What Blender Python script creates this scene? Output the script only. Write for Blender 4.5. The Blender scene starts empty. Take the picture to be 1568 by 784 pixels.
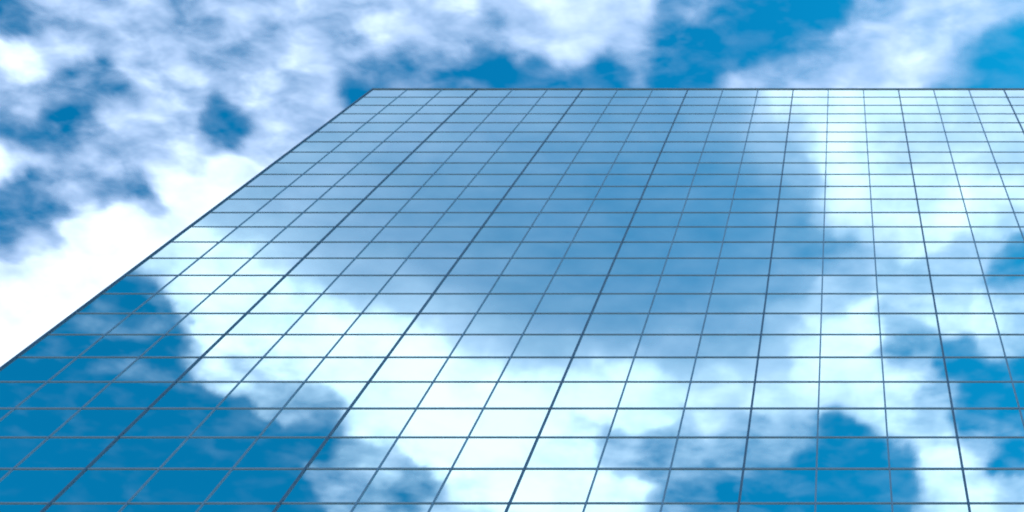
import bpy, math, random
import numpy as np
random.seed(4); rng=np.random.RandomState(7)
sc=bpy.context.scene
sc.view_settings.view_transform='Standard'
try: sc.view_settings.look='None'
except Exception: pass
sc.view_settings.exposure=0

# ------------------------------------------------------------ camera
EYE=1.6; PITCH=66.66
cam=bpy.data.cameras.new("camera"); camo=bpy.data.objects.new("camera",cam)
sc.collection.objects.link(camo); sc.camera=camo
camo.location=(0,0,EYE); camo.rotation_euler=(math.radians(90+PITCH),0,0)
cam.sensor_width=36; cam.lens=42.15; cam.shift_x=-0.3195
cam.clip_start=0.1; cam.clip_end=200000
cam.dof.use_dof=True; cam.dof.focus_distance=8.0; cam.dof.aperture_fstop=3.6   # slightly front-focused, soft lens

# ------------------------------------------------------------ helpers
def new_mat(name):
    m=bpy.data.materials.new(name); m.use_nodes=True
    nt=m.node_tree; nt.nodes.clear()
    return m,nt,nt.nodes,nt.links
def mesh_obj(name,verts,faces,mat,parent=None):
    me=bpy.data.meshes.new(name); me.from_pydata(verts,[],faces); me.materials.append(mat); me.update()
    o=bpy.data.objects.new(name,me); sc.collection.objects.link(o)
    if parent: o.parent=parent
    return o
def box(V,F,x0,x1,y0,y1,z0,z1):
    b=len(V)
    V+= [(x0,y0,z0),(x1,y0,z0),(x1,y1,z0),(x0,y1,z0),(x0,y0,z1),(x1,y0,z1),(x1,y1,z1),(x0,y1,z1)]
    F+= [tuple(b+i for i in q) for q in ((0,3,2,1),(4,5,6,7),(0,1,5,4),(1,2,6,5),(2,3,7,6),(3,0,4,7))]

# ------------------------------------------------------------ materials
def glass_mat():
    m,nt,N,L=new_mat("reflective_glass")
    out=N.new("ShaderNodeOutputMaterial"); p=N.new("ShaderNodeBsdfPrincipled")
    at=N.new("ShaderNodeAttribute"); at.attribute_name="pane"
    mix=N.new("ShaderNodeMix"); mix.data_type='RGBA'
    mix.inputs[6].default_value=(0.76,0.965,0.92,1); mix.inputs[7].default_value=(0.85,1.0,0.96,1)
    L.new(at.outputs["Fac"],mix.inputs[0]); L.new(mix.outputs[2],p.inputs["Base Color"])
    p.inputs["Metallic"].default_value=1; p.inputs["Roughness"].default_value=0.012
    L.new(p.outputs[0],out.inputs[0]); return m
def metal(name,c,r=0.45,metallic=0.3):
    m,nt,N,L=new_mat(name)
    out=N.new("ShaderNodeOutputMaterial"); p=N.new("ShaderNodeBsdfPrincipled")
    tc=N.new("ShaderNodeTexCoord"); nz=N.new("ShaderNodeTexNoise"); nz.inputs["Scale"].default_value=1.3; nz.inputs["Detail"].default_value=4
    mix=N.new("ShaderNodeMix"); mix.data_type='RGBA'
    mix.inputs[6].default_value=(c[0]*.7,c[1]*.7,c[2]*.7,1); mix.inputs[7].default_value=(c[0]*1.3,c[1]*1.3,c[2]*1.3,1)
    L.new(tc.outputs["Object"],nz.inputs["Vector"]); L.new(nz.outputs["Fac"],mix.inputs[0]); L.new(mix.outputs[2],p.inputs["Base Color"])
    p.inputs["Roughness"].default_value=r; p.inputs["Metallic"].default_value=metallic
    L.new(p.outputs[0],out.inputs[0]); return m
GLASS=glass_mat()
M_MAIN=metal("dark_blue_anodised_metal",(0.06,0.14,0.22),.5,.1)
M_THIN=metal("blue_grey_metal",(0.16,0.28,0.38),.5,.1)
M_TRANS=metal("steel_blue_metal",(0.21,0.31,0.38),.5,.1)
M_STONE=metal("plaza_stone",(0.28,0.27,0.25),0.8,0)
M_ROOF=metal("roof_gravel",(0.25,0.25,0.25),0.9,0)

# ------------------------------------------------------------ building
W=1.5; H=1.209; WALL=13.77; TOP=EYE+49.9
LEFT=-13.31*W; NC=39; RIGHT=LEFT+NC*W; NR=int((TOP-0.6)/H); BASE=TOP-NR*H
DEPTH=18*W
root=bpy.data.objects.new("glass_office_tower",None); sc.collection.objects.link(root)
root.location=(0,0,0)
def facade(tag,origin,ux,ncol):
    ux=np.array(ux,float); n=np.array((ux[1],-ux[0]))
    o=np.array(origin,float)
    def P(a,out,z):
        q=o+ux*a+n*out; return (q[0],q[1],z)
    V=[];F=[];vals=[]
    for i in range(ncol):
        for j in range(NR):
            tx=random.gauss(0,0.0007); tz=random.gauss(0,0.0007)
            b=len(V)
            for (a,z) in ((0,0),(1,0),(1,1),(0,1)):
                off=-0.004+tx*(a-.5)*W+tz*(z-.5)*H
                V.append(P((i+a)*W,off,BASE+(j+z)*H))
            F.append((b,b+1,b+2,b+3)); vals.append(random.random())
    g=mesh_obj("glass_panes_"+tag,V,F,GLASS,root)
    at=g.data.attributes.new("pane",'FLOAT','FACE'); at.data.foreach_set("value",vals)
    def bars(name,lst,mat):
        V=[];F=[]
        for (a0,a1,o0,o1,z0,z1) in lst:
            b=len(V)
            for z in (z0,z1):
                for (a,oo) in ((a0,o1),(a1,o1),(a1,o0),(a0,o0)): V.append(P(a,oo,z))
            F.extend([tuple(b+k for k in q) for q in ((0,3,2,1),(4,5,6,7),(0,1,5,4),(1,2,6,5),(2,3,7,6),(3,0,4,7))])
        mesh_obj(name+"_"+tag,V,F,mat,root)
    hv=[];tv=[];tr=[]
    for i in range(ncol+1):
        if i%3==0:
            w=.022
            if i==0: hv.append((-.02,.035,-.05,.032,BASE,TOP))
            elif i==ncol: hv.append((ncol*W-.04,ncol*W+.018,-.05,.030,BASE,TOP))
            else: hv.append((i*W-w,i*W+w,-.05,.024,BASE,TOP))
        else: tv.append((i*W-.018,i*W+.018,-.05,.014,BASE,TOP))
    for j in range(NR):
        hgt=.021 if j%2 else .025
        tr.append((.0,ncol*W,-.048,.011,BASE+j*H-hgt,BASE+j*H+hgt))
    bars("main_mullions",hv,M_MAIN); bars("mullions",tv,M_THIN); bars("transoms",tr,M_TRANS)
facade("front",(LEFT,WALL),(1,0),NC)
facade("right",(RIGHT,WALL),(0,1),18)
facade("back",(RIGHT,WALL+DEPTH),(-1,0),NC)
facade("left",(LEFT,WALL+DEPTH),(0,-1),18)
V=[];F=[]; box(V,F,LEFT+.1,RIGHT-.1,WALL+.1,WALL+DEPTH-.1,TOP-.6,TOP-.35); mesh_obj("roof_slab",V,F,M_ROOF,root)
V=[];F=[]
e=.03
box(V,F,LEFT-e,RIGHT+e,WALL-e-.005,WALL+.3,TOP+.002,TOP+.07)
box(V,F,LEFT-e,RIGHT+e,WALL+DEPTH-.3,WALL+DEPTH+e,TOP+.002,TOP+.07)
box(V,F,LEFT-e,LEFT+.3,WALL+.3,WALL+DEPTH-.3,TOP+.002,TOP+.068)
box(V,F,RIGHT-.3,RIGHT+e,WALL+.3,WALL+DEPTH-.3,TOP+.002,TOP+.068)
mesh_obj("parapet_coping",V,F,M_TRANS,root)
V=[];F=[]; box(V,F,LEFT-.1,RIGHT+.1,WALL-.1,WALL+DEPTH+.1,0.01,BASE-.035); mesh_obj("stone_plinth",V,F,M_STONE,root)

# ------------------------------------------------------------ ground
m,nt,N,L=new_mat("paving")
out=N.new("ShaderNodeOutputMaterial"); p=N.new("ShaderNodeBsdfPrincipled"); tc=N.new("ShaderNodeTexCoord")
br=N.new("ShaderNodeTexBrick"); br.inputs["Scale"].default_value=1; br.inputs["Color1"].default_value=(.24,.23,.22,1); br.inputs["Color2"].default_value=(.3,.29,.27,1)
br.inputs["Mortar"].default_value=(.1,.1,.1,1); br.inputs["Mortar Size"].default_value=.01; br.inputs["Brick Width"].default_value=1.2; br.inputs["Row Height"].default_value=.6
L.new(tc.outputs["Object"],br.inputs["Vector"]); L.new(br.outputs["Color"],p.inputs["Base Color"]); p.inputs["Roughness"].default_value=.8; L.new(p.outputs[0],out.inputs[0])
mesh_obj("plaza_pavement",[(-70,-60,.006),(90,-60,.006),(90,60,.006),(-70,60,.006)],[(0,1,2,3)],m)
GR=metal("ground_asphalt",(0.08,0.085,0.075),.9,0)
G=60000
mesh_obj("ground",[(-G,-G,0),(G,-G,0),(G,G,0),(-G,G,0)],[(0,1,2,3)],GR)

# ------------------------------------------------------------ cloud layer, 2000 m above the street
ALT=2000.0
Lc=2000.0; ac=792.0; fc=1836.0; px=1285.0; py=392.0
def bearing(x,y,side):
    up=(py-y)*ac+fc*fc
    X=(x-px)*Lc/up; Y=fc*(y+400)/up
    if side<0: Y=2*WALL/ALT-Y
    return X,Y
# (bearing u, v, cover 0..1, raggedness) : clouds beyond the tower
FAR=[(20,10,.15,.7),(80,30,.45,1),(150,15,.6,1),(300,15,.42,1),(220,30,.6,1),(40,90,.85,.6),(10,130,.65,1),(100,60,.65,1),(90,160,.4,1),(150,125,.3,1),(200,70,.65,1),(270,110,.65,1),
(330,75,.38,1),(410,88,.5,1),(460,40,.65,1),(380,30,.6,1),(35,205,.0,.5),(70,215,.05,.6),(90,195,.25,1),(130,180,.2,1),(200,180,.6,1),(250,150,.65,1),(20,160,.5,1),
(340,190,.05,.6),(355,205,.15,.8),(310,220,.5,1),(290,175,.6,1),(380,160,.65,1),(230,235,.65,1),(150,230,.62,1),(150,285,.2,1),(215,298,.15,1),(100,260,.55,1),
(15,255,.95,.5),(45,240,.65,.8),(40,310,.02,.6),(10,340,.05,.6),(50,345,.2,.8),(80,320,.25,1),(90,290,.35,1),(20,370,.25,.9),(130,320,.8,.6),(60,375,.75,.7),(200,325,.97,.3),(260,285,.93,.4),(350,255,.98,.3),(380,290,1,.2),(300,300,1,.2),(290,240,.75,.7),
(200,370,1,.25),(120,370,.97,.3),(60,420,.95,.3),(20,440,.93,.3),(120,430,.96,.3),(40,490,.94,.3),(10,540,.97,.2),(100,500,.97,.2),(250,350,1,.2),(200,450,.97,.2),
(410,215,.68,.8),(450,170,.65,.9),(500,150,.62,.8),(480,110,.62,.9),(430,130,.72,.9),(530,90,.58,1),(550,150,.02,.5),(565,115,.25,.9),(640,105,.2,.9),(690,100,.25,.9),(740,95,.03,.6),(790,115,.0,.4),(700,130,.15,.8),(620,135,.3,.7),(830,125,.2,.7),
(560,40,.65,1),(600,70,.72,.9),(640,15,.77,.7),(520,10,.52,1),(720,20,.68,.9),(745,48,.4,1),(680,60,.65,.9),(800,60,.65,.9),(850,75,.75,.5),(850,30,.75,.4),(900,60,.75,.4),(960,15,.72,.5),(900,10,.72,.4),(790,10,.72,.5),
(890,115,.12,.6),(930,120,.08,.6),(960,95,.5,.8),(980,55,.35,1),(1020,40,.15,.8),(1000,75,.3,1),(1020,110,.0,.5),(1060,110,.0,.4),(1070,70,.02,.5),(1120,90,.0,.25),(1120,40,.02,.5),(1180,70,.0,.25),(1150,60,0,.25),(1230,30,.0,.3),(1200,10,.02,.4),(1270,15,.05,.4),(1150,15,.05,.5),(1080,10,.4,1),(1240,70,.08,.7),(1210,95,.05,.6),(1100,120,.05,.6),
(1140,132,.6,.8),(1180,118,.35,.9),(1230,115,.6,.8),(1260,90,.45,.9),(1300,70,.58,.8),(1300,120,.72,.6),(1340,30,.45,.9),(1350,90,.7,.6),(1400,110,.75,.5),(1440,70,.75,.5),(1400,40,.6,.7),(1450,20,.65,.7),(1500,40,.55,.7),(1470,95,.55,.6),(1550,15,.55,.8),
(1500,105,.0,.4),(1530,80,.0,.3),(1560,60,.0,.4),(1550,120,.0,.2),(1510,130,.0,.3),(1500,85,.1,.5),(1555,90,0,.2),(1470,132,.3,.6)]
# clouds behind the viewer (the part of the sky that the glass wall mirrors)
NEAR=[(30,600,.0,.3),(100,530,.02,.5),(180,450,.03,.4),(210,430,.15,.5),(230,470,.12,.8),(150,505,.2,.9),(210,510,.15,.9),(260,540,.02,.6),(190,550,.12,.9),(100,620,0,.25),(200,620,.0,.3),(300,620,.02,.4),(230,590,.1,.8),(100,720,0,.15),(250,700,0,.15),(380,650,.0,.3),(400,740,0,.15),(0,784,0,.1),(300,770,0,.1),(470,690,.03,.4),(450,765,.03,.4),(500,655,.15,.7),(0,700,0,.1),
(520,740,.35,1),(560,770,.45,1),(620,745,.3,1),(660,755,.3,1),(540,700,.4,1),(590,710,.6,.9),(690,775,.8,.8),
(240,395,.8,.4),(300,380,.92,.3),(350,400,.9,.3),(290,440,.95,.3),(330,490,.95,.4),(310,550,.85,.7),(350,580,.75,.9),(430,560,.8,.8),(420,510,.88,.5),(400,450,.92,.3),(470,440,.8,.3),(500,490,.92,.3),(420,610,.5,1),(500,560,.92,.4),(480,610,.55,1),(560,610,.95,.3),(560,530,1,.2),(640,520,1,.2),(570,650,.9,.5),(640,600,1,.2),(720,570,.95,.2),(700,640,1,.2),(640,680,.95,.3),(760,620,1,.2),(740,700,1,.2),(830,640,1,.2),(800,740,.97,.3),(880,700,.9,.4),(860,590,.9,.2),(700,740,.9,.6),
(920,620,.95,.2),(1000,600,.9,.2),(900,760,.95,.3),(970,760,.9,.5),(980,640,.85,.4),(940,690,.55,.9),(1000,700,.4,1),(880,670,.8,.7),(1100,590,.78,.25),(1080,640,.75,.5),(1180,610,.78,.4),(1250,580,.86,.3),(1310,610,.9,.3),(1200,640,.75,.5),(1370,600,.85,.5),(1370,650,.75,.6),
(340,330,.5,.2),(400,370,.6,.2),(400,320,.48,.2),(450,400,.6,.2),(440,260,.48,.2),(500,330,.4,.15),(520,400,.42,.15),(570,440,.48,.15),(650,470,.55,.15),(740,510,.5,.15),(520,220,.42,.15),(570,165,.48,.15),(620,150,.46,.15),
(620,260,.34,.14),(620,360,.31,.14),(700,170,.38,.14),(700,300,.27,.14),(700,420,.30,.14),(800,160,.36,.14),(800,250,.27,.14),(800,350,.23,.14),(800,450,.27,.14),(850,530,.36,.15),(900,170,.3,.14),(900,280,.21,.14),(900,400,.21,.14),(950,500,.27,.15),(1000,180,.27,.15),(1000,300,.18,.15),(1000,420,.19,.15),(1050,540,.4,.2),(1100,190,.26,.15),(1100,300,.17,.15),(1100,420,.2,.15),(1120,500,.32,.2),(1180,240,.26,.15),(1180,330,.16,.15),(1190,420,.28,.2),(1150,560,.55,.25),(1200,480,.5,.3),
(1120,150,.42,.2),(1180,150,.9,.3),(1230,155,1,.2),(1290,150,1,.2),(1270,200,1,.2),(1280,250,1,.3),(1290,300,.97,.3),(1260,315,.8,.4),(1280,335,.8,.4),(1210,190,.65,.3),(1230,225,.7,.3),(1225,270,.35,.3),(1225,320,.16,.3),(1250,375,.25,.4),(1295,385,.4,.5),(1320,330,.85,.3),
(1350,160,.78,.2),(1350,230,.72,.2),(1350,290,.82,.2),(1340,350,.78,.4),(1420,160,.76,.2),(1420,230,.68,.2),(1420,300,.82,.3),(1500,170,.76,.2),(1500,240,.72,.25),(1560,160,.76,.2),(1560,240,.72,.25),(1460,340,.97,.3),(1530,320,.82,.3),(1400,370,.82,.4),(1340,400,.65,.5),(1290,430,.55,.5),(1260,460,.67,.4),(1390,440,.6,.6),(1450,430,.62,.6),(1500,390,.68,.6),(1550,405,.2,.7),(1560,450,.62,.7),(1450,480,.75,.6),(1520,490,.9,.3),(1260,520,.9,.25),(1320,500,.9,.4),(1380,490,.68,.7),(1395,525,.35,.9),(1400,570,.65,.8),(1440,610,.5,1),
(1470,550,.12,.7),(1510,590,.0,.4),(1550,570,.05,.6),(1500,640,.08,.6),(1560,640,.04,.6),(1430,660,.7,.8),(1540,520,.5,.9),(1520,680,.5,1),(1560,700,.12,.8),
(1270,665,.02,.5),(1240,700,.02,.5),(1310,700,.0,.3),(1350,740,.0,.3),(1280,760,.0,.25),(1380,775,.02,.4),(1360,695,.1,.6),(1220,660,.4,.8),(1200,740,.03,.5),(1180,690,.4,.9),(1120,700,.35,.9),(1130,750,.1,.7),(1060,720,.3,1),(1070,760,.1,.8),(1150,670,.5,.9),(1050,680,.5,1),(1030,770,.4,.9),
(1430,700,.95,.3),(1440,750,.9,.4),(1430,780,.7,.6),(1480,720,.8,.6),(1520,765,.85,.6),(1560,760,.7,.8)]
PX=[];PC=[];PR=[]
for lst,s in ((FAR,1),(NEAR,-1)):
    for (x,y,c,r) in lst:
        PX.append(bearing(x,y,s)); PC.append(c); PR.append(r*(.85 if s<0 and r>.3 else 1))
PX=np.array(PX);PC=np.array(PC);PR=np.array(PR)
def vnoise(x,y,seed):
    r=np.random.RandomState(seed); T=r.rand(256,256)
    xi=np.floor(x).astype(int); yi=np.floor(y).astype(int); fx=x-xi; fy=y-yi
    fx=fx*fx*(3-2*fx); fy=fy*fy*(3-2*fy)
    g=lambda a,b:T[a%256,b%256]
    return (g(xi,yi)*(1-fx)+g(xi+1,yi)*fx)*(1-fy)+(g(xi,yi+1)*(1-fx)+g(xi+1,yi+1)*fx)*fy
def fbm(x,y,seed,o=4):
    s=0;a=.5;t=0
    for k in range(o):
        s=s+a*(vnoise(x*2**k+13.1*k,y*2**k+7.7*k,seed+k)-.5); t+=a; a*=.55
    return s/t*2
def axis(segs):
    out=[]
    for a,b,st in segs:
        n=max(1,int(round((b-a)/st))); out+=list(np.linspace(a,b,n,endpoint=False))
    out.append(segs[-1][1]); return np.array(out)
xs=axis([(-25,-8,1.5),(-8,-3,.4),(-3,-1.1,.06),(-1.1,-.95,.01),(-.95,.35,.003),(.35,.6,.01),(.6,3,.08),(3,8,.4),(8,25,1.5)])
ys=axis([(-25,-8,1.5),(-8,-3,.4),(-3,-1,.06),(-1,-.8,.01),(-.8,-.25,.003),(-.25,.15,.01),(.15,.75,.003),(.75,1,.01),(1,3,.06),(3,8,.4),(8,25,1.5)])
X,Y=np.meshgrid(xs,ys,indexing='xy'); sh=X.shape
x=X.ravel(); y=Y.ravel()
wx=x+.009*fbm(x*14,y*14,11)+.012*fbm(x*40,y*40,31); wy=y+.009*fbm(x*14,y*14,51)+.012*fbm(x*40,y*40,71)
cov=np.empty_like(x); rag=np.empty_like(x)
for a in range(0,len(x),20000):
    b=slice(a,a+20000)
    d2=(wx[b,None]-PX[None,:,0])**2+(wy[b,None]-PX[None,:,1])**2
    idw=1e-5/(d2+.0003)**1.5*.0003**1.5*100
    wr=np.exp(-d2/(2*.011**2))+idw; ws=np.exp(-d2/(2*.025**2))+idw
    c1=(wr*PC).sum(1)/wr.sum(1); c2=(ws*PC).sum(1)/ws.sum(1)
    r=(wr*PR).sum(1)/wr.sum(1)
    k=np.clip((r-.15)/.25,0,1)
    c1=np.where(c1<.5,c1-.06*np.sin(2*np.pi*np.clip(c1,0,.5)),c1)
    c=c2*(1-k)+c1*k
    far=np.clip((np.sqrt(d2.min(1))-.08)/.2,0,1)
    gen=.5+.9*fbm(x[b]*4,y[b]*4,91)
    cov[b]=c*(1-far)+gen*far; rag[b]=r*(1-far)+.8*far
nx,ny=len(xs),len(ys)
co=np.stack([x*ALT,y*ALT,np.full_like(x,ALT+EYE)],1)
idx=np.arange(nx*ny).reshape(ny,nx)
q=np.stack([idx[:-1,:-1],idx[:-1,1:],idx[1:,1:],idx[1:,:-1]],-1).reshape(-1,4)
me=bpy.data.meshes.new("clouds"); me.vertices.add(len(co)); me.vertices.foreach_set("co",co.ravel().astype(np.float32))
me.loops.add(q.size); me.loops.foreach_set("vertex_index",q.ravel().astype(np.int32))
me.polygons.add(len(q)); me.polygons.foreach_set("loop_start",(np.arange(len(q))*4).astype(np.int32))
me.update(calc_edges=True); me.validate()
for nm,arr in (("cover",cov),("ragged",rag)):
    at=me.attributes.new(nm,'FLOAT','POINT'); at.data.foreach_set("value",arr.astype(np.float32))
clouds=bpy.data.objects.new("clouds",me); sc.collection.objects.link(clouds)
m,nt,N,L=new_mat("cloud_vapour"); me.materials.append(m)
out=N.new("ShaderNodeOutputMaterial")
tc=N.new("ShaderNodeTexCoord")
def mth(op,a,b=None,clamp=False):
    n=N.new("ShaderNodeMath"); n.operation=op; n.use_clamp=clamp
    for i,v in enumerate((a,b)):
        if v is None: continue
        if isinstance(v,(int,float)): n.inputs[i].default_value=v
        else: L.new(v,n.inputs[i])
    return n.outputs[0]
def attr(n):
    a=N.new("ShaderNodeAttribute"); a.attribute_name=n; return a.outputs["Fac"]
def noise(scale,detail,rough,dist,rot=0,st=(1,1,1),off=0):
    mp=N.new("ShaderNodeMapping"); mp.inputs["Rotation"].default_value=(0,0,rot); mp.inputs["Scale"].default_value=tuple(scale/ALT*s for s in st); mp.inputs["Location"].default_value=(off,off*.7,0)
    L.new(tc.outputs["Object"],mp.inputs["Vector"])
    n=N.new("ShaderNodeTexNoise"); n.noise_dimensions='2D'; n.inputs["Scale"].default_value=1; n.inputs["Detail"].default_value=detail; n.inputs["Roughness"].default_value=rough; n.inputs["Distortion"].default_value=dist
    L.new(mp.outputs[0],n.inputs["Vector"]); return n.outputs["Fac"]
cov_=attr("cover"); rag_=attr("ragged")
n1=noise(36,3.2,.5,.15,rot=math.radians(20),st=(.7,1.25,1))
nn=mth('MULTIPLY',mth('SUBTRACT',n1,.52),1.05)
al=mth('ADD',cov_,mth('MULTIPLY',nn,rag_),True)
ss=N.new("ShaderNodeMapRange"); ss.interpolation_type='SMOOTHSTEP'; L.new(al,ss.inputs[0])   # billowy, firmer cloud edges
al=mth('ADD',mth('MULTIPLY',al,.55),mth('MULTIPLY',ss.outputs[0],.43))
n3=noise(24,3,.5,.2,off=20)
sh_=N.new("ShaderNodeMapRange"); sh_.interpolation_type='SMOOTHSTEP'
base=mth('ADD',mth('MULTIPLY',cov_,.6),mth('MULTIPLY',al,.4))
L.new(mth('ADD',base,mth('MULTIPLY',mth('SUBTRACT',n3,.5),.45)),sh_.inputs[0]); sh_.inputs[1].default_value=.6; sh_.inputs[2].default_value=1.0
mc=N.new("ShaderNodeMix"); mc.data_type='RGBA'; L.new(sh_.outputs[0],mc.inputs[0])
mc.inputs[6].default_value=(.60,.59,.68,1); mc.inputs[7].default_value=(.95,.88,.85,1)  # cloud shading put into the colour: lavender-grey where thin, white where dense
tr=N.new("ShaderNodeBsdfTranslucent"); L.new(mc.outputs[2],tr.inputs[0])
tp=N.new("ShaderNodeBsdfTransparent"); ms=N.new("ShaderNodeMixShader")
L.new(al,ms.inputs[0]); L.new(tp.outputs[0],ms.inputs[1]); L.new(tr.outputs[0],ms.inputs[2]); L.new(ms.outputs[0],out.inputs[0])

# ------------------------------------------------------------ light
sd=np.array((.75,.05,1.0)); sd/=np.linalg.norm(sd)
el=math.asin(sd[2]); az=math.atan2(sd[0],sd[1])
from mathutils import Vector
sun=bpy.data.lights.new("sun",'SUN'); sun.energy=4.7; sun.angle=math.radians(.5); sun.color=(1,.97,.93)
so=bpy.data.objects.new("sun",sun); sc.collection.objects.link(so); so.rotation_euler=Vector(sd).to_track_quat('Z','Y').to_euler(); so.location=(60,90,90)
w=bpy.data.worlds.new("World"); sc.world=w; w.use_nodes=True
nt=w.node_tree; nt.nodes.clear()
sky=nt.nodes.new("ShaderNodeTexSky"); sky.sky_type='NISHITA'; sky.sun_disc=False; sky.sun_elevation=el; sky.sun_rotation=az
mul=nt.nodes.new("ShaderNodeMix"); mul.data_type='RGBA'; mul.blend_type='MULTIPLY'; mul.inputs[0].default_value=1; mul.inputs[7].default_value=(.01,1.06,1.42,1)
bg=nt.nodes.new("ShaderNodeBackground"); bg.inputs[1].default_value=.13
o=nt.nodes.new("ShaderNodeOutputWorld")
nt.links.new(sky.outputs[0],mul.inputs[6]); nt.links.new(mul.outputs[2],bg.inputs[0]); nt.links.new(bg.outputs[0],o.inputs[0])
